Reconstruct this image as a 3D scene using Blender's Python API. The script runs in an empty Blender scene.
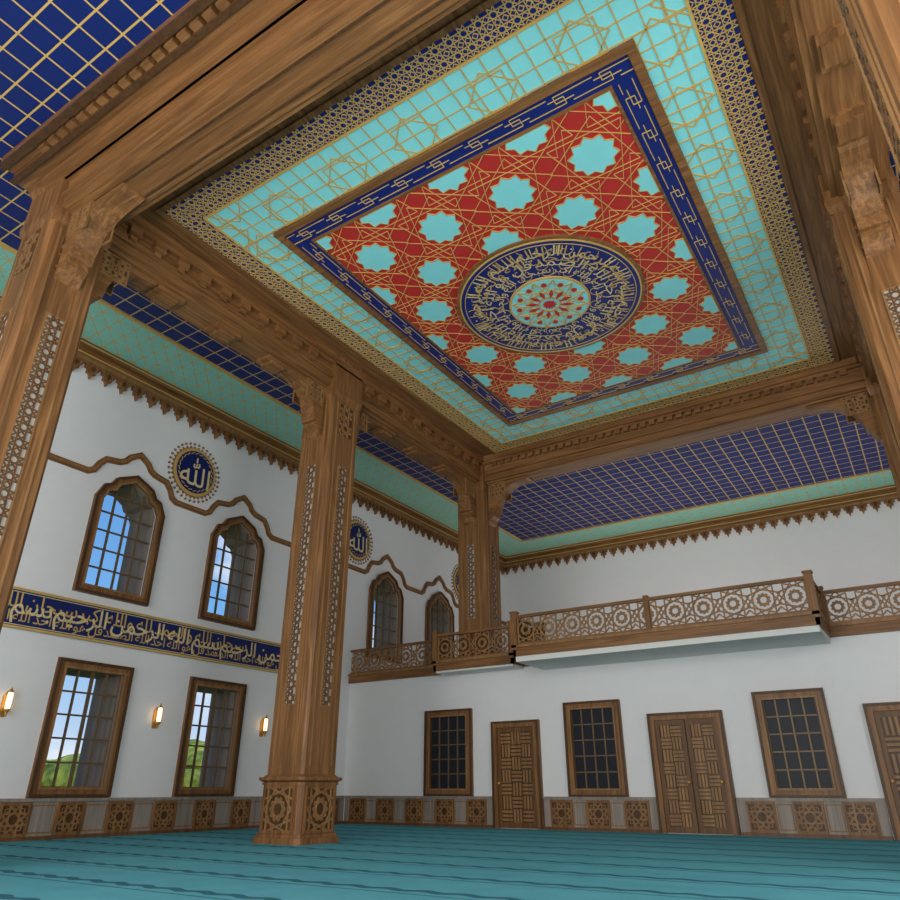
import bpy, bmesh, math, random
from mathutils import Vector, Matrix
random.seed(7)
PI=math.pi
sc=bpy.context.scene
try:
    sc.view_settings.view_transform='Standard'; sc.view_settings.look='None'
except Exception: pass

# ------------------------------------------------------------ materials
def lin(c):
    return tuple(((v/255.)/12.92 if v/255.<=.04045 else ((v/255.+.055)/1.055)**2.4) for v in c)+(1,)
M={}
class NT:
    def __init__(s,name,rough=.6,metal=0.,spec=.3):
        m=bpy.data.materials.new(name);m.use_nodes=True;s.m=m;s.t=m.node_tree;s.b=s.t.nodes['Principled BSDF']
        s.b.inputs['Roughness'].default_value=rough;s.b.inputs['Metallic'].default_value=metal
        s.b.inputs['Specular IOR Level'].default_value=spec
        M[name]=m
    def n(s,ty,**k):
        x=s.t.nodes.new(ty)
        for a,b in k.items(): setattr(x,a,b)
        return x
    def l(s,a,b): s.t.links.new(a,b)
    def math(s,op,a,b=None,c=None):
        x=s.n('ShaderNodeMath',operation=op)
        for i,v in enumerate((a,b,c)):
            if v is None: continue
            if isinstance(v,(int,float)): x.inputs[i].default_value=v
            else: s.l(v,x.inputs[i])
        return x.outputs[0]
    def pos(s):
        g=s.n('ShaderNodeNewGeometry');sp=s.n('ShaderNodeSeparateXYZ');s.l(g.outputs['Position'],sp.inputs[0])
        return g.outputs['Position'],sp.outputs
    def mix(s,f,a,b):
        x=s.n('ShaderNodeMix',data_type='RGBA')
        if isinstance(f,(int,float)): x.inputs[0].default_value=f
        else: s.l(f,x.inputs[0])
        for i,v in ((6,a),(7,b)):
            if isinstance(v,tuple): x.inputs[i].default_value=v
            else: s.l(v,x.inputs[i])
        return x.outputs[2]
    def noise(s,vec,scale=(1,1,1),sc_=1.,det=3.,dist=0.):
        mp=s.n('ShaderNodeMapping');mp.inputs['Scale'].default_value=scale;s.l(vec,mp.inputs[0])
        x=s.n('ShaderNodeTexNoise');x.inputs['Scale'].default_value=sc_;x.inputs['Detail'].default_value=det
        x.inputs['Distortion'].default_value=dist;s.l(mp.outputs[0],x.inputs['Vector']);return x.outputs[0]
    def bump(s,h,st=.3,d=.02):
        x=s.n('ShaderNodeBump');x.inputs['Strength'].default_value=st;x.inputs['Distance'].default_value=d
        s.l(h,x.inputs['Height']);s.l(x.outputs[0],s.b.inputs['Normal'])
    def ramp(s,f,stops):
        x=s.n('ShaderNodeValToRGB');e=x.color_ramp.elements
        e[0].position,e[0].color=stops[0];e[1].position,e[1].color=stops[-1]
        for p,c in stops[1:-1]:
            q=e.new(p);q.color=c
        s.l(f,x.inputs[0]);return x.outputs[0]
    def col(s,c):
        if isinstance(c,tuple): s.b.inputs['Base Color'].default_value=c
        else: s.l(c,s.b.inputs['Base Color'])
def plain(name,c,rough=.6,metal=0,spec=.3,var=.12,vs=3.):
    t=NT(name,rough,metal,spec);p,_=t.pos();n=t.noise(p,sc_=vs)
    a=lin(c);t.col(t.mix(n,tuple(v*(1-var) for v in a[:3])+(1,),tuple(min(1,v*(1+var)) for v in a[:3])+(1,)));return t
def wood(name,ax,c0,c1,rough=.45):
    t=NT(name,rough,0,.3);p,_=t.pos()
    s=[9.,9.,9.];s[ax]=.55
    a=t.noise(p,tuple(s),1.,5.,1.2)
    s2=[40.,40.,40.];s2[ax]=1.2
    b=t.noise(p,tuple(s2),1.,2.)
    f=t.math('ADD',t.math('MULTIPLY',a,.72),t.math('MULTIPLY',b,.28))
    t.col(t.ramp(f,[(.3,lin(c0)),(.5,lin(tuple((x+y)/2 for x,y in zip(c0,c1)))),(.7,lin(c1))]))
    t.bump(f,.2,.01)
W0,W1=(92,60,34),(160,112,68)
wood('wood_x',0,W0,W1);wood('wood_y',1,W0,W1);wood('wood_z',2,W0,W1)
wood('wood_dark',2,(60,40,24),(96,66,40));wood('wood_door',2,(82,54,30),(126,88,54))
wood('wood_lat',2,(116,82,50),(164,122,78))
wood('dado_wood',2,(124,112,104),(162,150,140))
plain('plaster_white',(226,225,226),.85,var=.03)
plain('plaster_soffit',(222,220,216),.9,var=.03)
plain('gold',(200,164,92),.45,0.,.4,var=.12)
plain('gold_pale',(218,196,146),.45,0.,.4,var=.1)
plain('turquoise',(136,218,222),.5,var=.05)
plain('red',(182,46,42),.5,var=.1)
plain('navy',(20,38,108),.45,var=.12)
plain('navy_band',(20,34,92),.4)
plain('inlay_grey',(170,166,160),.6)
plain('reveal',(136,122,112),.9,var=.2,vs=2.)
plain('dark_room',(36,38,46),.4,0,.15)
plain('bronze',(112,90,64),.45,.2)
plain('brass',(190,140,70),.35,.5,.5)
t=NT('lamp_glass',.3);t.col(lin((255,230,190)));t.b.inputs['Emission Color'].default_value=lin((255,215,160));t.b.inputs['Emission Strength'].default_value=2.2
def grid_mat(name,base,line,cell,w,diag=False,var=.1):
    t=NT(name,.5);p,xyz=t.pos()
    def ln(v,cell,w):
        fr=t.math('FRACT',t.math('DIVIDE',v,cell));d=t.math('ABSOLUTE',t.math('SUBTRACT',fr,.5))
        return t.math('GREATER_THAN',d,.5-w/cell/2)
    m=t.math('MAXIMUM',ln(xyz[0],cell,w),ln(xyz[1],cell,w))
    if diag:
        a=t.math('ADD',xyz[0],xyz[1]);b=t.math('SUBTRACT',xyz[0],xyz[1])
        m=t.math('MAXIMUM',m,t.math('MAXIMUM',ln(a,cell,w*1.3),ln(b,cell,w*1.3)))
    n=t.noise(p,sc_=1.5)
    a=lin(base);bc=t.mix(n,tuple(v*(1-var) for v in a[:3])+(1,),tuple(v*(1+var) for v in a[:3])+(1,))
    t.col(t.mix(m,bc,lin(line)));t.bump(m,.4,.01)
grid_mat('ceiling_navy',(12,36,102),(206,170,92),.42,.03)
grid_mat('ceiling_turquoise',(126,208,196),(204,170,96),.42,.026,True)
# carpet
t=NT('carpet',.95,0,.1);p,xyz=t.pos()
wob=t.math('MULTIPLY',t.math('SINE',t.math('MULTIPLY',xyz[0],14.)),.035)
yy=t.math('ADD',xyz[1],wob)
def band(v,cell,w,off):
    fr=t.math('FRACT',t.math('DIVIDE',t.math('ADD',v,off),cell));d=t.math('ABSOLUTE',t.math('SUBTRACT',fr,.5));return t.math('LESS_THAN',d,w/cell/2)
m1=band(yy,1.2,.14,0.);m2=band(xyz[1],1.2,.04,.22)
n=t.noise(p,sc_=2.);n2=t.noise(p,sc_=60.)
c=t.mix(n,lin((86,160,176)),lin((108,186,200)))
c=t.mix(t.math('MULTIPLY',t.math('MAXIMUM',m1,m2),.75),c,lin((32,78,98)))
t.col(c);t.bump(n2,.4,.01)
# outside
t=NT('meadow',.95);p,xyz=t.pos();n=t.noise(p,sc_=.35,det=6.);t.col(t.ramp(n,[(.35,lin((80,110,44))),(.5,lin((140,156,60))),(.65,lin((200,196,90)))]))
t=NT('foliage',.95);p,xyz=t.pos();n=t.noise(p,sc_=1.5,det=6.);t.col(t.ramp(n,[(.3,lin((64,92,40))),(.7,lin((140,150,64)))]))

# ------------------------------------------------------------ mesh builder
class Fr:
    def __init__(s,o,U,V): s.o=Vector(o);s.U=Vector(U);s.V=Vector(V);s.N=s.U.cross(s.V)
    def p(s,u,v,n=0.): return s.o+s.U*u+s.V*v+s.N*n
class MB:
    def __init__(s): s.v=[];s.f=[];s.m=[];s.mats=[];s.k=0
    def mi(s,m):
        if m not in s.mats: s.mats.append(m)
        return s.mats.index(m)
    def add(s,vs,fs,m):
        o=len(s.v);s.v+=[tuple(x) for x in vs];i=s.mi(m)
        for f in fs: s.f.append(tuple(o+k for k in f));s.m.append(i)
    def box(s,x0,x1,y0,y1,z0,z1,m):
        vs=[(x,y,z) for z in(z0,z1) for y in(y0,y1) for x in(x0,x1)]
        s.add(vs,[(0,2,3,1),(4,5,7,6),(0,1,5,4),(2,6,7,3),(0,4,6,2),(1,3,7,5)],m)
    def prism(s,fr,pts,n0,n1,m):
        k=len(pts);vs=[fr.p(a,b,n0) for a,b in pts]+[fr.p(a,b,n1) for a,b in pts]
        s.add(vs,[tuple(range(k-1,-1,-1)),tuple(range(k,2*k))]+[(i,(i+1)%k,k+(i+1)%k,k+i) for i in range(k)],m)
    def bar(s,fr,p,q,w,t,m,n0=0.):
        dx,dy=q[0]-p[0],q[1]-p[1];L=math.hypot(dx,dy)
        if L<1e-4: return
        s.k+=1;t=t+(s.k*5%11)*.0007      # tiny height step so crossing strips never share a plane
        ax,ay=-dy/L*w/2,dx/L*w/2
        c=[(p[0]+ax,p[1]+ay),(q[0]+ax,q[1]+ay),(q[0]-ax,q[1]-ay),(p[0]-ax,p[1]-ay)]
        vs=[fr.p(a,b,n0) for a,b in c]+[fr.p(a,b,n0+t) for a,b in c]
        s.add(vs,[(4,7,6,5),(0,1,5,4),(1,2,6,5),(2,3,7,6),(3,0,4,7)],m)
    def fbox(s,fr,u0,u1,v0,v1,n0,n1,m): s.prism(fr,[(u0,v0),(u1,v0),(u1,v1),(u0,v1)],n0,n1,m)
    def path(s,fr,pts,w,t,m,n0=0.,closed=False):
        # mitred strip
        k=len(pts);L=[];R=[]
        for i in range(k):
            a=pts[i-1] if (i>0 or closed) else None;b=pts[i];c=pts[(i+1)%k] if (i<k-1 or closed) else None
            ds=[]
            if a is not None: ds.append(Vector((b[0]-a[0],b[1]-a[1])).normalized())
            if c is not None: ds.append(Vector((c[0]-b[0],c[1]-b[1])).normalized())
            d=sum(ds,Vector((0,0))).normalized();nn=Vector((-d.y,d.x));cs=max(.35,d.dot(ds[0]))
            L.append((b[0]+nn.x*w/2/cs,b[1]+nn.y*w/2/cs));R.append((b[0]-nn.x*w/2/cs,b[1]-nn.y*w/2/cs))
        for i in range(k if closed else k-1):
            j=(i+1)%k;s.prism(fr,[L[i],L[j],R[j],R[i]],n0,n0+t,m)
    def lathe(s,fr,prof,m,n=16,c=(0,0)):
        vs=[];fs=[]
        for r,hh in prof:
            for i in range(n):
                a=2*PI*i/n;vs.append(fr.p(c[0]+r*math.cos(a),c[1]+r*math.sin(a),hh))
        for j in range(len(prof)-1):
            for i in range(n): fs.append((j*n+i,j*n+(i+1)%n,(j+1)*n+(i+1)%n,(j+1)*n+i))
        fs.append(tuple(range(n)));fs.append(tuple((len(prof)-1)*n+i for i in range(n)))
        s.add(vs,fs,m)
    def obj(s,name,parent=None,bevel=0,norm=True):
        me=bpy.data.meshes.new(name);me.from_pydata(s.v,[],s.f)
        for m in s.mats: me.materials.append(M[m])
        me.polygons.foreach_set('material_index',s.m);me.update()
        if norm:
            bm=bmesh.new();bm.from_mesh(me);bmesh.ops.recalc_face_normals(bm,faces=bm.faces);bm.to_mesh(me);bm.free()
        ob=bpy.data.objects.new(name,me);bpy.context.collection.objects.link(ob)
        if parent: ob.parent=parent
        if bevel:
            b=ob.modifiers.new('bevel','BEVEL');b.width=bevel;b.segments=1;b.limit_method='ANGLE'
        return ob
def empty(name,loc=(0,0,0)):
    e=bpy.data.objects.new(name,None);bpy.context.collection.objects.link(e);return e

def clip(p,q,r):
    x0,x1,y0,y1=r;dx,dy=q[0]-p[0],q[1]-p[1];t0,t1=0.,1.
    for a,b in ((-dx,p[0]-x0),(dx,x1-p[0]),(-dy,p[1]-y0),(dy,y1-p[1])):
        if abs(a)<1e-9:
            if b<0: return None
        else:
            t=b/a
            if a<0: t0=max(t0,t)
            else: t1=min(t1,t)
    if t0>=t1-1e-6: return None
    return (p[0]+dx*t0,p[1]+dy*t0),(p[0]+dx*t1,p[1]+dy*t1)
def clip_poly(pts,r):
    def cut(ps,f):
        out=[]
        for i in range(len(ps)):
            a,b=ps[i-1],ps[i];fa,fb=f(a),f(b)
            if fa>=0 and fb>=0: out.append(b)
            elif fa>=0 or fb>=0:
                t=fa/(fa-fb);c=(a[0]+(b[0]-a[0])*t,a[1]+(b[1]-a[1])*t);out.append(c)
                if fb>=0: out.append(b)
        return out
    for f in (lambda p:p[0]-r[0],lambda p:r[1]-p[0],lambda p:p[1]-r[2],lambda p:r[3]-p[1]):
        pts=cut(pts,f)
        if len(pts)<3: return None
    return pts
def star_segs(c,R,n,k,rot=0.):
    P=[(c[0]+R*math.cos(rot+2*PI*i/n),c[1]+R*math.sin(rot+2*PI*i/n)) for i in range(n)]
    return [(P[i],P[(i+k)%n]) for i in range(n)]
def star_pts(c,R,r,n,rot=0.):
    return [(c[0]+(R if i%2==0 else r)*math.cos(rot+PI*i/n),c[1]+(R if i%2==0 else r)*math.sin(rot+PI*i/n)) for i in range(2*n)]
def girih(mb,fr,rect,cell,w,t,m,n0=0.,n=8,k=3,grow=1.,cross=True):
    x0,x1,y0,y1=rect
    nx=max(1,round((x1-x0)/cell));ny=max(1,round((y1-y0)/cell));cx=(x1-x0)/nx;cy=(y1-y0)/ny
    for i in range(nx):
        for j in range(ny):
            c=(x0+(i+.5)*cx,y0+(j+.5)*cy);R=min(cx,cy)/2*1.08*grow
            for p,q in star_segs(c,R,n,k,PI/n):
                s=clip(p,q,rect)
                if s: mb.bar(fr,s[0],s[1],w,t,m,n0)
            if cross:
                d=cx*.2
                for p,q in star_segs((x0+i*cx,y0+j*cy),d,4,1,0):
                    s=clip(p,q,rect)
                    if s: mb.bar(fr,s[0],s[1],w,t,m,n0)

# ------------------------------------------------------------ Arabic calligraphy (glyph outlines -> mesh)
TB={'ا':(0xFE8D,0xFE8E),'د':(0xFEA9,0xFEAA),'ر':(0xFEAD,0xFEAE),'و':(0xFEED,0xFEEE)}
for ch,b in (('ب',0xFE8F),('ح',0xFEA1),('س',0xFEB1),('ش',0xFEB5),('ص',0xFEB9),('ع',0xFEC9),('ق',0xFED5),('ك',0xFED9),('ل',0xFEDD),('م',0xFEE1),('ن',0xFEE5),('ه',0xFEE9),('ي',0xFEF1)):
    TB[ch]=(b,b+1,b+2,b+3)
def shape(s):
    out=[]
    for w in s.split(' '):
        g=[];prev=False
        for i,ch in enumerate(w):
            T=TB[ch];nxt=i<len(w)-1 and len(T)==4
            if prev and nxt: g.append(chr(T[3]))
            elif prev: g.append(chr(T[1]))
            elif nxt: g.append(chr(T[2]))
            else: g.append(chr(T[0]))
            prev=nxt
        out.append(''.join(g))
    return ' '.join(out)[::-1]
_tc={}
def text_mesh(s,size=1.,offset=.012):
    key=(s,size,offset)
    if key in _tc: return _tc[key]
    cu=bpy.data.curves.new('tmp','FONT');cu.body=s;cu.size=size;cu.offset=offset*size;cu.resolution_u=3;cu.space_word=.55
    ob=bpy.data.objects.new('tmp',cu);bpy.context.collection.objects.link(ob);bpy.context.view_layer.update()
    me=bpy.data.meshes.new_from_object(ob.evaluated_get(bpy.context.evaluated_depsgraph_get()))
    V=[(v.co.x,v.co.y) for v in me.vertices];F=[tuple(p.vertices) for p in me.polygons]
    bpy.data.objects.remove(ob);bpy.data.curves.remove(cu);bpy.data.meshes.remove(me)
    _tc[key]=(V,F);return V,F
S1=shape('بسم الله الرحمن الرحيم');S2=shape('قل هو الله احد الله الصمد');S3=shape('لا اله الا الله محمد رسول الله');S4=shape('سبحان الله والحمد لله والله اكبر')

# ------------------------------------------------------------ geometry constants
A=15.5;B=18.;U=28.5;ZC=10.75;H0=.89
PX,PY=-4.85,11.37
wc=[9.35+3.43*k for k in (-3,-2,-1,0,1,2,3,4,5)]
FL=Fr((-A,0,0),(0,1,0),(0,0,1))      # left wall, faces +X
FB=Fr((0,B,0),(1,0,0),(0,0,1))       # back wall, faces -Y
FU=Fr((0,U,0),(1,0,0),(0,0,1))

mb=MB();mb.box(-16.5,6.6,-6.5,29.3,-.15,0,'carpet');mb.obj('floor')
mb=MB()
X1=5.8
mb.box(-16.55,-13.5,-6.5,29.3,ZC,ZC+.2,'ceiling_turquoise')
mb.box(3.8,6.6,-6.5,29.3,ZC,ZC+.2,'ceiling_turquoise')
mb.box(-13.5,3.8,26.6,29.3,ZC,ZC+.2,'ceiling_turquoise')
mb.box(-13.5,3.8,-6.5,-4,ZC,ZC+.2,'ceiling_turquoise')
mb.box(-13.5,-11.0,-4,26.6,ZC,ZC+.2,'ceiling_navy')
mb.box(1.3,3.8,-4,26.6,ZC,ZC+.2,'ceiling_navy')
mb.box(-11.0,1.3,-4,3.8,ZC,ZC+.2,'ceiling_navy')
mb.box(-11.0,1.3,18.4,26.6,ZC,ZC+.2,'ceiling_navy')
for x in(-13.5,3.8): mb.box(x-.05,x+.05,-4,26.6,ZC-.03,ZC,'gold')
mb.box(-13.5,3.8,26.55,26.65,ZC-.03,ZC,'gold')
mb.box(-16.6,6.7,-6.6,29.4,ZC+.3,ZC+.5,'plaster_white')  # unseen slab added to stop sun leaking through ceiling gaps
mb.obj('ceiling')

# walls with openings ------------------------------------------------
def arch(d):   # half outline of the arched window, inset by d
    return [(.94-d,d),(.94-d,2.3-d*.3),(.78-d*.75,2.62-d*.75),(.62-d*.7,2.68-d*.8),(.5-d*.5,2.88-d),(0,3.1-d)]
ZU=4.9
mb=MB();hw=.74;xo,xi=-A-1.05,-A
ys=[-6.5]+sum([[c-hw,c+hw] for c in wc],[])+[29.3]
for i in range(0,len(ys),2):
    mb.box(xo,xi,ys[i],ys[i+1],0,ZC+.3,'plaster_white')
for c in wc:
    low=c<17.5
    if low:
        mb.box(xo,xi,c-hw,c+hw,0,.9,'plaster_white');mb.box(xo,xi,c-hw,c+hw,3.3,ZU+.15,'plaster_white')
    else: mb.box(xo,xi,c-hw,c+hw,0,ZU+.15,'plaster_white')
    ar=arch(.17)
    for sgn in (1,-1):
        pts=[(c+sgn*hw,ZU+1.8),(c+sgn*hw,ZC+.3),(c,ZC+.3)]+[(c+sgn*min(hw,a),ZU+b) for a,b in reversed(ar[1:])]
        mb.prism(FL,pts,-1.05,0,'plaster_white')
mb.obj('wall_left')
mb=MB();mb.box(-A,6.6,B,B+.3,0,3.95,'plaster_white');mb.obj('wall_back')
mb=MB();mb.box(-A,6.6,U,U+.8,3.95,ZC,'plaster_white');mb.obj('wall_gallery')
mb=MB();mb.box(X1,6.6,-6.5,29.3,0,ZC,'plaster_white');mb.obj('wall_right')
mb=MB();mb.box(-A,X1,-6.5,-6,0,ZC,'plaster_white');mb.obj('wall_front')

# cornice ---------------------------------------------------------------
def cornice(name,fr,u0,u1,mat):
    mb=MB()
    mb.fbox(fr,u0,u1,10.34,ZC,0,.16,mat);mb.fbox(fr,u0,u1,10.6,ZC,.16,.3,mat);mb.fbox(fr,u0,u1,10.3,10.37,.0,.22,'wood_lat')
    mb.fbox(fr,u0,u1,10.47,10.5,.16,.18,'gold');mb.fbox(fr,u0,u1,10.66,10.69,.3,.31,'gold')
    n=int((u1-u0)/.43);cw=(u1-u0)/n
    for i in range(n):
        a=u0+(i+.5)*cw
        mb.prism(fr,[(a-.17,10.32),(a-.17,10.2),(a-.11,10.2),(a-.11,10.08),(a-.05,10.08),(a,9.94),(a+.05,10.08),(a+.11,10.08),(a+.11,10.2),(a+.17,10.2),(a+.17,10.32)],0,.12,'wood_z')
        mb.prism(fr,[(a-.06,10.2),(a,10.1),(a+.06,10.2),(a,10.28)],.12,.14,'wood_dark')
    mb.obj(name)
cornice('trim_1',FL,-6,U,'wood_y');cornice('trim_2',FU,-A,X1,'wood_x')

# ogee string course over the windows
mb=MB()
pts=[(-6.,7.7)]
for c in wc:
    half=[(1.24,7.7),(1.1,7.78),(1.0,7.98),(.86,8.14),(.5,8.2),(.36,8.28),(.26,8.42)]
    pts+=[(c-a,b) for a,b in half]+[(c,8.58)]+[(c+a,b) for a,b in reversed(half)]
pts+=[(U,7.7)]
mb.path(FL,pts,.15,.05,'wood_y');mb.path(FL,pts,.05,.03,'wood_lat',.05)
mb.obj('trim_3')

# windows ------------------------------------------------------------
wi=0
def win_low(c):
    global wi;wi+=1;e=empty('window_%d'%wi)
    ins=lambda d:[(c-.89+d,.75+d),(c+.89-d,.75+d),(c+.89-d,3.45-d),(c-.89+d,3.45-d)]
    mb=MB();mb.path(FL,ins(.09),.19,.07,'wood_z',0,True);mb.path(FL,ins(.03),.06,.04,'wood_dark',.07,True);mb.path(FL,ins(.17),.05,.03,'wood_lat',.07,True)
    mb.obj('frame',e)
    mb=MB()
    for a,b in ((c-.75,c-.69),(c+.69,c+.75)): mb.fbox(FL,a,b,.9,3.3,-1.04,0.,'reveal')
    mb.fbox(FL,c-.69,c+.69,.88,.94,-1.04,0,'reveal');mb.fbox(FL,c-.69,c+.69,3.26,3.31,-1.04,0,'reveal')
    mb.obj('reveal',e)
    mb=MB()
    for i in range(5):
        x=c-.69+1.38*i/4;d=.034 if i==2 else .02;mb.fbox(FL,x-d,x+d,.94,3.27,-.08,-.03,'bronze')
    for j in range(6): z=.94+2.33*j/5;mb.fbox(FL,c-.69,c+.69,z-.018,z+.018,-.075,-.035,'bronze')
    mb.obj('muntins',e)
def win_up(c):
    global wi;wi+=1;e=empty('window_%d'%wi)
    def full(d):
        a=arch(d);return [(c-x,ZU+z) for x,z in a]+[(c+x,ZU+z) for x,z in reversed(a[:-1])]
    mb=MB();mb.path(FL,full(.09),.19,.08,'wood_z',0,True);mb.path(FL,full(.03),.06,.04,'wood_dark',.08,True);mb.path(FL,full(.17),.05,.03,'wood_lat',.08,True)
    mb.obj('frame',e)
    mb=MB();rv=full(.205)
    k=len(rv)
    for i in range(k):
        a,b=rv[i],rv[(i+1)%k]
        vs=[FL.p(a[0],a[1],-1.04),FL.p(b[0],b[1],-1.04),FL.p(b[0],b[1],0),FL.p(a[0],a[1],0)]
        mb.add(vs,[(0,1,2,3)],'reveal')
    mb.obj('reveal',e,norm=False)
    mb=MB()
    def zt(x):
        x=abs(x);a=arch(.19)
        for (x0,z0),(x1,z1) in zip(a[1:],a[2:]):
            if x<=x0 and x>=x1: return ZU+z0+(z1-z0)*(x0-x)/(x0-x1)
        return ZU+2.2
    for i in range(1,4):
        x=-.75+1.5*i/4;mb.fbox(FL,c+x-.022,c+x+.022,ZU+.19,zt(x),-.08,-.03,'bronze')
    for j in range(1,6):
        z=.19+.45*j
        hw2=.75 if z<2.2 else .62
        mb.fbox(FL,c-hw2,c+hw2,ZU+z-.018,ZU+z+.018,-.075,-.035,'bronze')
    mb.obj('muntins',e)
for c in wc:
    if c<17.5: win_low(c)
    win_up(c)

def win_back(x0,x1,z0,z1):
    global wi;wi+=1;e=empty('window_%d'%wi);f=FB
    mb=MB();q=lambda d:[(x0+d,z0+d),(x1-d,z0+d),(x1-d,z1-d),(x0+d,z1-d)]
    mb.path(f,q(.09),.18,.08,'wood_z',0,True);mb.path(f,q(.025),.05,.04,'wood_dark',.08,True);mb.path(f,q(.165),.04,.03,'wood_lat',.08,True)
    mb.obj('frame',e)
    mb=MB();mb.fbox(f,x0+.15,x1-.15,z0+.15,z1-.15,.005,.02,'dark_room')  # pane painted dark to stand for the unlit room behind
    n=4;a,b=x0+.18,x1-.18
    for i in range(1,n): x=a+(b-a)*i/n;mb.fbox(f,x-.018,x+.018,z0+.18,z1-.18,.02,.05,'bronze')
    for j in range(1,5): z=z0+.18+(z1-z0-.36)*j/5;mb.fbox(f,a,b,z-.014,z+.014,.02,.045,'bronze')
    mb.fbox(f,a,a+.04,z0+.18,z1-.18,.02,.053,'wood_dark');mb.fbox(f,b-.04,b,z0+.18,z1-.18,.02,.053,'wood_dark')
    mb.obj('glass',e)
for x0,x1,zt in ((-12.5,-10.93,2.96),(-8.12,-6.6,2.94),(-3.44,-1.96,2.9)): win_back(x0,x1,.74,zt)
win_back(1.6,3.1,.74,2.9)
di=0
def door(x0,x1,z1,two):
    global di;di+=1;e=empty('door_%d'%di);f=FB
    mb=MB();mb.path(f,[(x0+.08,0.01),(x0+.08,z1-.08),(x1-.08,z1-.08),(x1-.08,0.01)],.16,.12,'wood_z');
    mb.path(f,[(x0+.03,0.01),(x0+.03,z1-.03),(x1-.03,z1-.03),(x1-.03,0.01)],.05,.03,'wood_dark',.12);mb.obj('frame',e)
    mb=MB();a,b=x0+.16,x1-.16
    leaves=[(a,b)] if not two else [(a,(a+b)/2-.015),((a+b)/2+.015,b)]
    if two: mb.fbox(f,(a+b)/2-.015,(a+b)/2+.015,.015,z1-.16,.005,.03,'wood_dark')
    for a,b in leaves:
        mb.fbox(f,a,b,.015,z1-.16,.01,.04,'wood_dark')
        for u0,u1,v0,v1,h in ((a+.002,a+.1,.02,z1-.162,.075),(b-.1,b-.002,.02,z1-.162,.075),(a+.1,b-.1,.02,.14,.073),(a+.1,b-.1,z1-.28,z1-.162,.073)): mb.fbox(f,u0,u1,v0,v1,.035,h,'wood_door')
        r=(a+.1,b-.1,.14,z1-.28);nx=2 if two else 3;cw=(r[1]-r[0])/nx;ny=round((r[3]-r[2])/cw);ch=(r[3]-r[2])/ny
        for i in range(nx):
            for j in range(ny):
                cx,cy=r[0]+(i+.5)*cw,r[2]+(j+.5)*ch
                if (i+j)%2:
                    for d in(-.3,0,.3): mb.fbox(f,cx+d*cw-.028,cx+d*cw+.028,cy-ch/2,cy+ch/2,.04,.07,'wood_lat')
                else:
                    for d in(-.3,0,.3): mb.fbox(f,cx-cw/2,cx+cw/2,cy+d*ch-.028,cy+d*ch+.028,.04,.068,'wood_lat')
        mb.lathe(Fr((b-.05 if two else a+.05,B,1.05),(1,0,0),(0,0,1)),[(.01,.07),(.02,.08),(.02,.12),(.035,.13),(.035,.16),(0.01,.17)],'brass',10)
    mb.obj('leaf',e)
door(-10.28,-8.86,2.57,False);door(-5.92,-4.16,2.56,True);door(-1.27,.3,2.53,False)

# dado (wainscot) -----------------------------------------------------
def dado(name,fr,spans):
    mb=MB()
    for u0,u1 in spans:
        mb.fbox(fr,u0,u1,0,.7,0,.04,'dado_wood');mb.fbox(fr,u0,u1,.68,.74,.0,.09,'dado_wood');mb.fbox(fr,u0,u1,0,.07,.0,.07,'wood_door')
        n=max(1,round((u1-u0)/1.12));cw=(u1-u0)/n
        for i in range(n):
            c=u0+(i+.5)*cw;h=.27
            mb.fbox(fr,c-h,c+h,.1,.64,.035,.05,'wood_dark')
            mb.path(fr,[(c-h,.1),(c+h,.1),(c+h,.64),(c-h,.64)],.05,.034,'wood_z',.04,True)
            for p,q in star_segs((c,.37),.265,8,3,PI/8): mb.bar(fr,p,q,.026,.02,'wood_lat',.05)
            for p,q in star_segs((c,.37),.265,8,2,0):
                s=clip(p,q,(c-h,c+h,.1,.64))
                if s: mb.bar(fr,s[0],s[1],.018,.012,'wood_lat',.05)
            if cw>.85:
                a=c+h+.06;b=c+cw-h-.06
                if b<u1-.02: mb.path(fr,[(a,.13),(b,.13),(b,.61),(a,.61)],.025,.012,'wood_lat',.04,True)
    mb.obj(name)
dado('trim_4',FL,[(-6,B)])
dado('trim_5',FB,[(-A+.1,-10.3),(-8.84,-5.94),(-4.14,-1.29),(.32,X1)])

# calligraphy band on left wall ------------------------------------------
mb=MB();mb.fbox(FL,3.5,17.2,3.88,4.7,0.03,.05,'navy_band')
for z in(3.88,4.65): mb.fbox(FL,3.5,17.2,z,z+.05,.05,.08,'gold')
for z in(3.95,4.61): mb.fbox(FL,3.5,17.2,z,z+.015,.05,.06,'gold_pale')
def lay(mb,fr,s,size,u0,u1,v,n,m,gap=.1,offset=.02):
    V,F=text_mesh(s,size,offset);w=max(x for x,y in V)+gap*size;u=u0
    while u+w<u1+w*.02:
        mb.add([fr.p(u+x,v+y,n) for x,y in V],F,m);u+=w
lay(mb,FL,S1,.52,3.6,17.1,4.19,.064,'gold_pale',offset=.01);lay(mb,FL,S4,.42,3.75,17.1,4.3,.06,'gold',offset=.006);lay(mb,FL,S2,.3,3.6,17.1,4.03,.062,'gold',offset=.006)
mb.obj('calligraphy_band')

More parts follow.
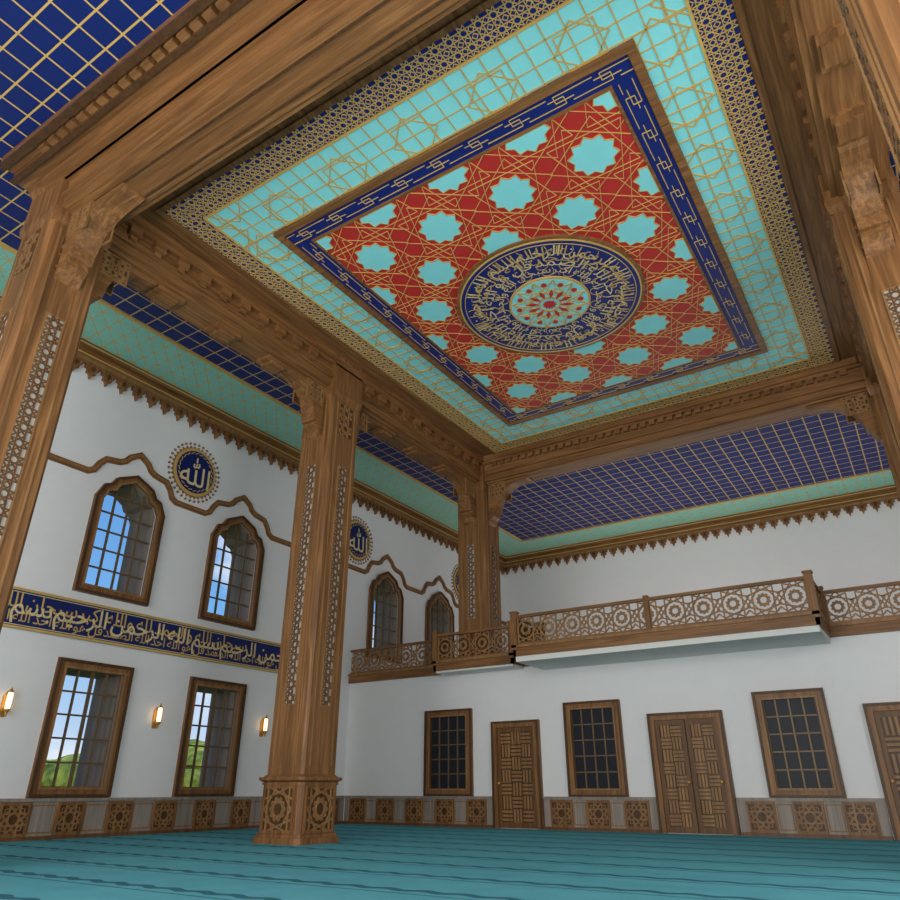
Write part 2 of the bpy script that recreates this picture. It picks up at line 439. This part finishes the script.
# round wall medallions --------------------------------------------------
def medallion(c,z):
    e=empty('wall_medallion');mb=MB();f=Fr((-A,c,z),(0,1,0),(0,0,1))
    ring=lambda R,n=48:[(R*math.cos(2*PI*i/n),R*math.sin(2*PI*i/n)) for i in range(n)]
    mb.prism(f,star_pts((0,0),.76,.68,36),0,.03,'wood_lat')
    mb.prism(f,ring(.68),.03,.05,'gold');mb.prism(f,ring(.6),.05,.065,'navy_band')
    for i in range(36):
        a=2*PI*i/36;p=(.82*math.cos(a),.82*math.sin(a));mb.prism(f,[(p[0]+.04*math.cos(a+k*PI/2),p[1]+.04*math.sin(a+k*PI/2)) for k in range(4)],0,.03,'wood_lat')
    for i in range(24):
        a=2*PI*i/24;b=a+.2;mb.bar(f,(.56*math.cos(a),.56*math.sin(a)),(.52*math.cos(b),.52*math.sin(b)),.02,.01,'gold',.065)
    V,F=text_mesh('\uFDF2',.8,.004);x0=min(x for x,y in V);x1=max(x for x,y in V);y0=min(y for x,y in V);y1=max(y for x,y in V)
    mb.add([f.p(x-(x0+x1)/2,y-(y0+y1)/2,.08) for x,y in V],F,'gold_pale')
    mb.obj('disc',e)
for c in (4.1,11.0,17.92,24.8): medallion(c,8.72)

# wall sconces -----------------------------------------------------------
for y in (4.2,7.6,11.08,14.45):
    e=empty('wall_sconce');mb=MB();f=Fr((-A,y,2.45),(0,1,0),(0,0,1))
    mb.prism(f,[(-.05,-.26),(.05,-.26),(.06,-.1),(.06,.13),(0,.22),(-.06,.13),(-.06,-.1)],0,.03,'brass')
    mb.bar(f,(0,-.16),(0,-.1),.04,.13,'brass',.03)
    g=Fr((-A+.15,y,2.3),(1,0,0),(0,1,0))
    mb.lathe(g,[(.005,-.12),(.02,-.1),(.03,-.04),(.06,0),(.065,.03)],'brass',12);mb.lathe(g,[(.045,.03),(.05,.1),(.05,.28),(.04,.34)],'lamp_glass',12);mb.lathe(g,[(.055,.34),(.04,.37),(.015,.41),(0.004,.45)],'brass',12)
    mb.obj('lamp',e)

# columns ---------------------------------------------------------------
def column(x,y,z0,ztop=10.4):
    e=empty('wooden_column');mb=MB()
    def ring(w,za,zb,w2=None,ch=.0):
        w2=w2 or w
        def oc(w): 
            h=w/2;c=ch
            return [(h,-h+c),(h,h-c),(h-c,h),(-h+c,h),(-h,h-c),(-h,-h+c),(-h+c,-h),(h-c,-h)] if c else [(h,-h),(h,h),(-h,h),(-h,-h)]
        P,Q=oc(w),oc(w2);k=len(P);vs=[(x+a,y+b,za) for a,b in P]+[(x+a,y+b,zb) for a,b in Q]
        mb.add(vs,[tuple(range(k-1,-1,-1)),tuple(range(k,2*k))]+[(i,(i+1)%k,k+(i+1)%k,k+i) for i in range(k)],'wood_z')
    full=z0<1
    if full:
        ring(1.2,0,.1,None,.08);ring(1.12,.1,.16,None,.08);ring(1.06,.16,.98,None,.08);ring(1.1,.98,1.02,None,.08);ring(1.06,1.02,1.06,1.2,.08);ring(1.2,1.06,1.11,None,.08);ring(1.1,1.11,1.16,.99,.08);zb=1.16
    else: ring(1.08,z0,z0+.1);zb=z0+.1
    ring(.97,zb,9.3,None,.06)
    ring(.97,9.3,9.45,1.04);ring(1.04,9.45,9.55);ring(1.0,9.55,10.2);ring(1.0,10.2,10.33,1.14);ring(1.14,10.33,ztop)
    mb.obj('shaft',e)
    mb=MB()
    for k in range(4):
        a=k*PI/2;u=(math.cos(a),math.sin(a),0);o=Vector(u).cross(Vector((0,0,1)))
        f1=Fr(Vector((x,y,0))+o*.485,u,(0,0,1))
        za=max(2.4,z0+1.2)
        mb.fbox(f1,-.13,.13,za,7.6,-.005,.008,'inlay_grey')
        mb.path(f1,[(-.14,za),(.14,za),(.14,7.6),(-.14,7.6)],.03,.02,'wood_lat',0,True)
        girih(mb,f1,(-.13,.13,za,7.6),.26,.022,.014,'wood_door',.005)
        for s_ in(-.3,.3): mb.fbox(f1,s_-.015,s_+.015,zb+.15,9.2,0,.015,'wood_lat')
        mb.fbox(f1,-.22,.22,8.4,9.2,-.01,.006,'wood_dark')
        girih(mb,f1,(-.22,.22,8.4,9.2),.42,.03,.02,'wood_lat',0)
        if full:
            f2=Fr(Vector((x,y,0))+o*.53,u,(0,0,1))
            mb.fbox(f2,-.36,.36,.22,.92,-.01,.008,'wood_dark');mb.path(f2,[(-.38,.2),(.38,.2),(.38,.94),(-.38,.94)],.05,.03,'wood_z',0,True)
            for p,q in star_segs((0,.57),.46,10,3,PI/10)+star_segs((0,.57),.2,10,3,0):
                s=clip(p,q,(-.36,.36,.22,.92))
                if s: mb.bar(f2,s[0],s[1],.032,.022,'wood_lat' ,.005)
    mb.obj('ornament',e)
CX=(-10.66,.95);CY=(4.25,11.1,18.05)
for x in CX:
    for y in CY: column(x+(.2 if (x>0 and y<5) else 0),y,0 if y<17 else 4.15)

# beams ------------------------------------------------------------------
def bracket(mb,x,y,d,mat,L=1.3):
    f=Fr((x+d[0]*.48,y+d[1]*.48,0),(d[0],d[1],0),(0,0,1))
    pr=[(0,9.62),(L,9.62),(L,9.5),(L-.1,9.46),(L-.22,9.46)]+[(L-.22-(L-.5)*math.sin(t*PI/2/6),9.46-.85*(1-math.cos(t*PI/2/6))) for t in range(1,7)]+[(.2,8.61),(.2,8.5),(.1,8.42),(.06,8.3),(0,8.25)]
    mb.prism(f,pr,-.2,.2,mat)
    for n0,sg in((.2,1),(-.2,-1)):
        rr=(.06,.6,9.06,9.54)
        g=Fr(f.p(0,0,n0),f.U*1.,f.V) if sg>0 else Fr(f.p(0,0,n0),f.U*-1.,f.V)
        r=rr if sg>0 else (-rr[1],-rr[0],rr[2],rr[3])
        # frame normal must face outwards
        if g.N.dot(f.N)*n0<0: g=Fr(g.o,g.U,g.V)
        mb.fbox(g,r[0],r[1],r[2],r[3],-.01,.006,'wood_dark')
        girih(mb,g,r,.25,.03,.025,'wood_lat',0)
        mb.path(g,[(r[0],r[2]),(r[1],r[2]),(r[1],r[3]),(r[0],r[3])],.035,.03,'wood_lat',0,True)
def beamY(x,name):
    mb=MB();y0,y1=CY[0],CY[2]
    mb.box(x-.4,x+.4,y0,y1,9.6,ZC,'wood_y');mb.box(x-.46,x+.46,y0,y1,9.78,9.84,'wood_y');mb.box(x-.5,x+.5,y0,y1,10.15,10.22,'wood_y');mb.box(x-.56,x+.56,y0,y1,10.22,10.4,'wood_y')
    mb.box(x-.3,x+.3,y0,y1,9.55,9.6,'wood_y')
    n=24
    for i in range(n):
        y=y0+.9+(y1-y0-1.8)*i/(n-1)
        if abs(y-CY[1])<.8: continue
        for s in(-1,1):
            a=x+s*.4;b=x+s*.52
            mb.box(min(a,b),max(a,b),y-.12,y+.12,9.98,10.15,'wood_y');b=x+s*.46
            mb.box(min(a,b),max(a,b),y-.07,y+.07,9.88,9.98,'wood_y')
    for y in CY:
        for s in(-1,1):
            if (y==CY[0] and s<0) or (y==CY[2] and s>0): continue
            bracket(mb,x,y,(0,s),'wood_y',1.2)
    for k in range(2):
        a,b=CY[k]+2.0,CY[k+1]-2.0
        for i in range(3):
            y=a+(b-a)*i/2;mb.box(x-.22,x+.22,y-.3,y+.3,9.47,9.56,'wood_y');mb.box(x-.18,x+.18,y-.18,y+.18,9.4,9.47,'wood_y')
    mb.obj(name)
def beamX(y,name,near):
    mb=MB();x0,x1=CX
    mb.box(x0,x1,y-.4,y+.4,9.6,ZC,'wood_x');mb.box(x0,x1,y-.46,y+.46,9.78,9.84,'wood_x');mb.box(x0,x1,y-.5,y+.5,10.15,10.22,'wood_x');mb.box(x0,x1,y-.56,y+.56,10.22,10.4,'wood_x')
    mb.box(x0,x1,y-.3,y+.3,9.55,9.6,'wood_x')
    n=40
    for i in range(n):
        x=x0+.9+(x1-x0-1.8)*i/(n-1)
        for s in((1,) if near else (-1,1)):
            a=y+s*.4;b=y+s*.5;mb.box(x-.08,x+.08,min(a,b),max(a,b),10.03,10.15,'wood_x')
    bracket(mb,x0,y,(1,0),'wood_x',1.4);bracket(mb,x1,y,(-1,0),'wood_x',1.4)
    if near:
        mb.box(x0-.6,x1+.6,y-1.1,y-.4,10.55,ZC+.05,'wood_x');mb.box(x0-.6,x1+.6,y-.85,y-.4,10.4,10.55,'wood_x')
        mb.box(x0-.6,x1+.6,y-1.12,y-1.0,10.48,10.55,'wood_dark');mb.box(x0-.6,x1+.6,y-.88,y-.8,10.34,10.4,'wood_dark')
        mb.box(x0,x1,y-.62,y-.46,10.15,10.4,'wood_x')
        mb.box(x0,x1,y-.2,y-.17,9.53,9.56,'wood_dark');mb.box(x0,x1,y+.17,y+.2,9.53,9.56,'wood_dark')  # dark strips stand in for the shade of recess lines
        for i in range(40):
            x=x0+.5+(x1-x0-1.)*i/39;mb.box(x-.09,x+.09,y-.98,y-.85,10.42,10.55,'wood_x')
    mb.obj(name)
beamY(CX[0],'ceiling_beam');beamY(CX[1],'ceiling_beam');beamX(CY[0],'ceiling_beam',True);beamX(CY[2],'ceiling_beam',False)

# central ceiling panel ---------------------------------------------------
e=empty('ornamental_ceiling_panel')
Z=10.4
hx,hy=4.8,6.08
f=Fr((PX,PY,Z),(1,0,0),(0,-1,0))
mb=MB()
mb.box(CX[0]+.3,CX[1]-.3,CY[0]+.3,CY[2]-.3,Z+.02,ZC+.2,'wood_y')
mb.path(f,[(-hx-.06,-hy-.06),(hx+.06,-hy-.06),(hx+.06,hy+.06),(-hx-.06,hy+.06)],.1,.06,'wood_y',-.02,True)
mb.fbox(f,-hx,hx,-hy,hy,-.02,.01,'navy')
mb.fbox(f,-hx+.5,hx-.5,-hy+.5,hy-.5,.01,.02,'turquoise')
mb.path(f,[(-hx+.5,-hy+.5),(hx-.5,-hy+.5),(hx-.5,hy-.5),(-hx+.5,hy-.5)],.04,.03,'gold',.015,True)
fx,fy=3.52,4.62
mb.fbox(f,-fx,fx,-fy,fy,.02,.05,'wood_y')
mb.path(f,[(-fx+.07,-fy+.07),(fx-.07,-fy+.07),(fx-.07,fy-.07),(-fx+.07,fy-.07)],.13,.05,'wood_x',.05,True)
mb.fbox(f,-fx+.15,fx-.15,-fy+.15,fy-.15,.05,.06,'navy')
rx,ry=2.95,4.06
mb.path(f,[(-rx-.03,-ry-.03),(rx+.03,-ry-.03),(rx+.03,ry+.03),(-rx-.03,ry+.03)],.05,.03,'wood_x',.06,True)
mb.fbox(f,-rx,rx,-ry,ry,.06,.07,'red')
mb.obj('panels',e)
mb=MB()
for r in ((-hx,hx,-hy,-hy+.48),(-hx,hx,hy-.48,hy),(-hx,-hx+.48,-hy+.48,hy-.48),(hx-.48,hx,-hy+.48,hy-.48)):
    girih(mb,f,r,.24,.0125,.008,'gold',.01)
ta,tb=hx-.5,hy-.5
def seg(p,q,rs,w,n0=.02,m='gold'):
    for r in rs:
        s=clip(p,q,r)
        if s: mb.bar(f,s[0],s[1],w,.012,m,n0)
RS=[(-ta,ta,-tb,-fy),(-ta,ta,fy,tb),(-ta,-fx,-fy,fy),(fx,ta,-fy,fy)]
st=.31
n=int(ta/st)+1
for i in range(-n,n+1): seg((i*st,-tb),(i*st,tb),RS,.018)
n=int(tb/st)+1
for i in range(-n,n+1): seg((-ta,i*st),(ta,i*st),RS,.018)
def ringstars():
    yc=fy+.3;xc=fx+.3
    k=int(2*ta/1.24)
    for i in range(k+1):
        x=-ta+2*ta*i/k
        for y in(-yc,yc): yield (x,y)
    k=int(2*tb/1.24)
    for i in range(k+1):
        y=-tb+2*tb*i/k
        for x in(-xc,xc): yield (x,y)
for c in ringstars():
    for p,q in star_segs(c,.42,8,2,0): seg(p,q,RS,.018)
# fine interlaced key in the navy frame
a0,a1=rx+.06,fx-.14
def keys(L,toW):
    n=round(2*L/.72);c=2*L/n
    for i in range(n):
        u=-L+i*c
        for P in ([(0,.22),(.6,.22),(.6,.6),(.25,.6)],[(.4,.78),(1,.78)],[(.4,.78),(.4,.42),(.8,.42)],[(.75,.22),(1,.22)],[(0,.78),(.25,.78)]):
            for p,q in zip(P,P[1:]): mb.bar(f,toW(u+p[0]*c,p[1]),toW(u+q[0]*c,q[1]),.013,.008,'gold',.06)
b0,b1=ry+.06,fy-.14
for s in(-1,1):
    keys(fx-.15,lambda u,v,s=s:(u,s*(b0+(b1-b0)*v)))
    keys(ry,lambda u,v,s=s:(s*(a0+(a1-a0)*v),u))
# red field: decagonal girih with turquoise stars
R=(-rx,rx,-ry,ry)
for j in range(-4,5):
    for i in range(-3,4):
        x=1.52*i+(.76 if j%2 else 0);y=1.02*j
        if abs(x)>rx+.3: continue
        c=(x,y)
        if math.hypot(x,y)<1.5: continue
        for p,q in star_segs(c,.78,10,3,0):
            s=clip(p,q,R)
            if s: mb.bar(f,s[0],s[1],.0115,.008,'gold',.07)
        pl=clip_poly(star_pts(c,.42,.335,10,PI/10),R)
        if pl:
            mb.prism(f,pl,.07,.085,'turquoise');mb.path(f,pl,.016,.02,'gold',.07,True)
mb.obj('inlay',e)
mb=MB();ring=lambda R,n=72:[(R*math.cos(2*PI*i/n),R*math.sin(2*PI*i/n)) for i in range(n)]
mb.prism(f,ring(1.98),.07,.13,'wood_x');mb.path(f,ring(1.9),.03,.02,'gold',.13,True)
mb.prism(f,ring(1.88),.13,.14,'navy')
mb.path(f,ring(1.8),.015,.01,'gold',.14,True)
def ringtext(s,size,r,m,n,ph=0.,offset=0.):
    V,F=text_mesh(s,size,offset);w=max(x for x,y in V)+.12*size
    k=max(1,round(2*PI*r/w));q=2*PI*r/k/w
    for i in range(k):
        mb.add([f.p((r+y)*math.sin((x*q+i*w*q)/r+ph),(r+y)*math.cos((x*q+i*w*q)/r+ph),n) for x,y in V],F,m)
ringtext(S1,.42,1.48,'gold_pale',.152);ringtext(S3,.34,1.52,'gold',.156,.4);ringtext(S2,.36,1.2,'gold_pale',.154,.2);ringtext(S4,.3,1.34,'gold',.158,.9);ringtext(S4,.28,.98,'gold_pale',.15,.5)
for r,n_,ph in ((1.62,20,0.),(1.2,16,.1),(1.0,14,.3)):      # scrolling tendrils
    for i in range(n_):
        a=2*PI*i/n_+ph;c=(r*math.cos(a),r*math.sin(a))
        sp_=[(c[0]+(.04+.014*t)*math.cos(a+t*.55),c[1]+(.04+.014*t)*math.sin(a+t*.55)) for t in range(11)]
        for p,q in zip(sp_,sp_[1:]): mb.bar(f,p,q,.012,.006,'gold',.14)
mb.prism(f,ring(.86),.14,.18,'gold');mb.prism(f,ring(.81),.18,.185,'turquoise')
for p,q in star_segs((0,0),.8,12,4,0)+star_segs((0,0),.8,12,5,0): mb.bar(f,p,q,.014,.01,'gold',.185)
for i in range(12):
    a=2*PI*i/12;mb.prism(f,[(.36*math.cos(a-.13),.36*math.sin(a-.13)),(.5*math.cos(a),.5*math.sin(a)),(.36*math.cos(a+.13),.36*math.sin(a+.13)),(.22*math.cos(a),.22*math.sin(a))],.185,.205,'red')
    a+=PI/12;mb.prism(f,[(.66*math.cos(a)+.06*math.cos(k*PI/3),.66*math.sin(a)+.06*math.sin(k*PI/3)) for k in range(6)],.185,.205,'red')
mb.prism(f,star_pts((0,0),.15,.09,12),.185,.21,'red')
mb.obj('medallion',e)

# gallery deck and balcony ----------------------------------------------------
mb=MB();mb.box(-A,X1,B,U,3.96,4.15,'plaster_soffit');mb.obj('gallery_floor')
PX0,PX1,PYF=-8.65,-1.6,16.4
BX0,BX1,BYF=-11.75,-9.25,17.35
e=empty('balcony')
mb=MB()
mb.box(PX0,PX1,PYF,B,3.82,4.15,'plaster_soffit');mb.box(BX0,BX1,BYF,B,3.9,4.15,'plaster_soffit')
def fascia(p,q,za=3.95,zb=4.22):
    x0,x1=min(p[0],q[0]),max(p[0],q[0]);y0,y1=min(p[1],q[1]),max(p[1],q[1])
    x0-=.04;x1+=.04
    if x1>X1: x1=X1
    mb.box(x0,x1,y0-.06,y1+.02,za,zb,'wood_x');mb.box(x0-.03,x1+.03,y0-.1,y1+.02,zb-.06,zb+.005,'wood_lat')
route=[(-A+.05,B-.03),(BX0,B-.03),(BX0,BYF),(BX1,BYF),(BX1,B-.03),(PX0,B-.03),(PX0,PYF),(PX1,PYF),(PX1,B-.03),(X1-.05,B-.03)]
for p,q in zip(route,route[1:]): fascia(p,q)
mb.obj('deck',e)
mb=MB()
ZR0,ZR1=4.22,4.98
for p,q in zip(route,route[1:]):
    L=math.hypot(q[0]-p[0],q[1]-p[1]);u=((q[0]-p[0])/L,(q[1]-p[1])/L,0)
    f=Fr((p[0],p[1],0),u,(0,0,1))
    mb.fbox(f,-.03,L+.03,ZR1-.07,ZR1,-.05,.05,'wood_x');mb.fbox(f,0,L,ZR0,ZR0+.06,-.035,.035,'wood_x')
    n=max(1,round(L/3.4))
    for i in range(1,n):
        a=L*i/n;mb.fbox(f,a-.06,a+.06,ZR0-.05,ZR1+.05,-.07,.07,'wood_z')
    girih(mb,f,(0,L,ZR0+.06,ZR1-.07),.62,.03,.03,'wood_lat',-.015,n=10,k=3,grow=1.08,cross=False)
    girih(mb,f,(0,L,ZR0+.06,ZR1-.07),.62,.03,.025,'wood_lat',-.012,n=10,k=3,grow=.42,cross=True)
for x,y in route[1:-1]:
    mb.box(x-.08,x+.08,y-.08,y+.08,4.1,ZR1+.06,'wood_z');mb.box(x-.1,x+.1,y-.1,y+.1,ZR1+.06,ZR1+.1,'wood_z')
mb.obj('railing',e)

# outside landscape ------------------------------------------------------------
land=empty('hillside_meadow')
bm=bmesh.new()
NX,NY=40,60;g=[]
for i in range(NX+1):
    row=[]
    for j in range(NY+1):
        x=-17.-100.*i/NX;y=-30.+130.*j/NY;d=max(0,(-x-30)/50.)
        z=-.6+min(1,d)*(4.2+1.6*math.sin(y*.11+1)+1.1*math.sin(y*.31+x*.07)+.5*math.sin(y*.9+x*.3))
        row.append(bm.verts.new((x,y,z)))
    g.append(row)
for i in range(NX):
    for j in range(NY): bm.faces.new((g[i][j],g[i][j+1],g[i+1][j+1],g[i+1][j]))
bmesh.ops.recalc_face_normals(bm,faces=bm.faces)
me=bpy.data.meshes.new('ground');bm.to_mesh(me);bm.free();me.materials.append(M['meadow'])
for p in me.polygons:p.use_smooth=True
ob=bpy.data.objects.new('ground',me);bpy.context.collection.objects.link(ob);ob.parent=land
bm=bmesh.new()
for k in range(46):
    x=-48-random.random()*22;y=8+random.random()*70;r=.5+random.random()*.9
    d=(-x-30)/50.;z=-.6+d*(4.2+1.6*math.sin(y*.11+1))
    mt=Matrix.Translation((x,y,z+r*.6))@Matrix.Diagonal((r,r*1.3,r,1))
    res=bmesh.ops.create_icosphere(bm,subdivisions=2,radius=1,matrix=mt)
    for v in res['verts']: v.co+=Vector((random.uniform(-.18,.18),random.uniform(-.18,.18),random.uniform(-.18,.18)))*r
me=bpy.data.meshes.new('bushes');bm.to_mesh(me);bm.free();me.materials.append(M['foliage'])
ob=bpy.data.objects.new('bushes',me);bpy.context.collection.objects.link(ob);ob.parent=land

# world ------------------------------------------------------------
w=bpy.data.worlds.new('sky');sc.world=w;w.use_nodes=True;nt=w.node_tree;bg=nt.nodes['Background']
tc=nt.nodes.new('ShaderNodeTexCoord');sp=nt.nodes.new('ShaderNodeSeparateXYZ');nt.links.new(tc.outputs['Generated'],sp.inputs[0])
rp=nt.nodes.new('ShaderNodeValToRGB');el=rp.color_ramp.elements;el[0].position=0.;el[0].color=lin((205,225,245));el[1].position=.6;el[1].color=lin((52,110,196))
q=el.new(.2);q.color=lin((120,180,238));nt.links.new(sp.outputs[2],rp.inputs[0])
nz=nt.nodes.new('ShaderNodeTexNoise');nz.inputs['Scale'].default_value=5.;nz.inputs['Detail'].default_value=7.
mp=nt.nodes.new('ShaderNodeMapping');mp.inputs['Scale'].default_value=(1,1,2.2);nt.links.new(tc.outputs['Generated'],mp.inputs[0]);nt.links.new(mp.outputs[0],nz.inputs['Vector'])
r2=nt.nodes.new('ShaderNodeValToRGB');r2.color_ramp.elements[0].position=.5;r2.color_ramp.elements[1].position=.7;nt.links.new(nz.outputs[0],r2.inputs[0])
mx=nt.nodes.new('ShaderNodeMix');mx.data_type='RGBA';nt.links.new(r2.outputs[0],mx.inputs[0]);nt.links.new(rp.outputs[0],mx.inputs[6]);mx.inputs[7].default_value=lin((244,248,255))
nt.links.new(mx.outputs[2],bg.inputs[0]);bg.inputs[1].default_value=1.0

# lights ------------------------------------------------------------
def area(name,loc,target,sx,sy,e,c=(1,1,1)):
    l=bpy.data.lights.new(name,'AREA');l.shape='RECTANGLE';l.size=sx;l.size_y=sy;l.energy=e;l.color=c
    o=bpy.data.objects.new(name,l);bpy.context.collection.objects.link(o);o.location=loc
    o.rotation_euler=(Vector(target)-Vector(loc)).to_track_quat('-Z','Y').to_euler();return o
area('fill_right',(5.5,7,4.2),(-8,10,3.2),14,6,1250,(1,.97,.93))  # added fill lamp; the right wall has no windows
area('fill_front',(-5,-5.6,4.2),(-6,10,3.8),14,6,1250,(1,.97,.94))  # fill lamp added behind the camera, front wall is windowless
area('fill_up_nave',(-4,-3.2,.4),(-5,9.5,10.4),8,3,1050,(1,.96,.91))  # added low fill that brightens the central ceiling, no real fixture
area('fill_up_gallery',(-5,24,4.5),(-5,23.5,10.7),14,4,300,(1,.98,.95))  # invented fill hidden by the deck to lift the gallery ceiling
s=bpy.data.lights.new('sun','SUN');s.energy=2.5;s.angle=.02;o=bpy.data.objects.new('sun',s);bpy.context.collection.objects.link(o)
o.rotation_euler=Vector((-.7,.35,-.6)).to_track_quat('-Z','Y').to_euler()

# camera ------------------------------------------------------------
cd=bpy.data.cameras.new('camera');cd.sensor_width=36;cd.lens=28.2;cd.clip_start=.05;cd.clip_end=500
cam=bpy.data.objects.new('camera',cd);bpy.context.collection.objects.link(cam);cam.location=(0,0,H0)
cam.rotation_euler=(math.radians(90)+math.atan(340/705),0,math.radians(33));sc.camera=cam
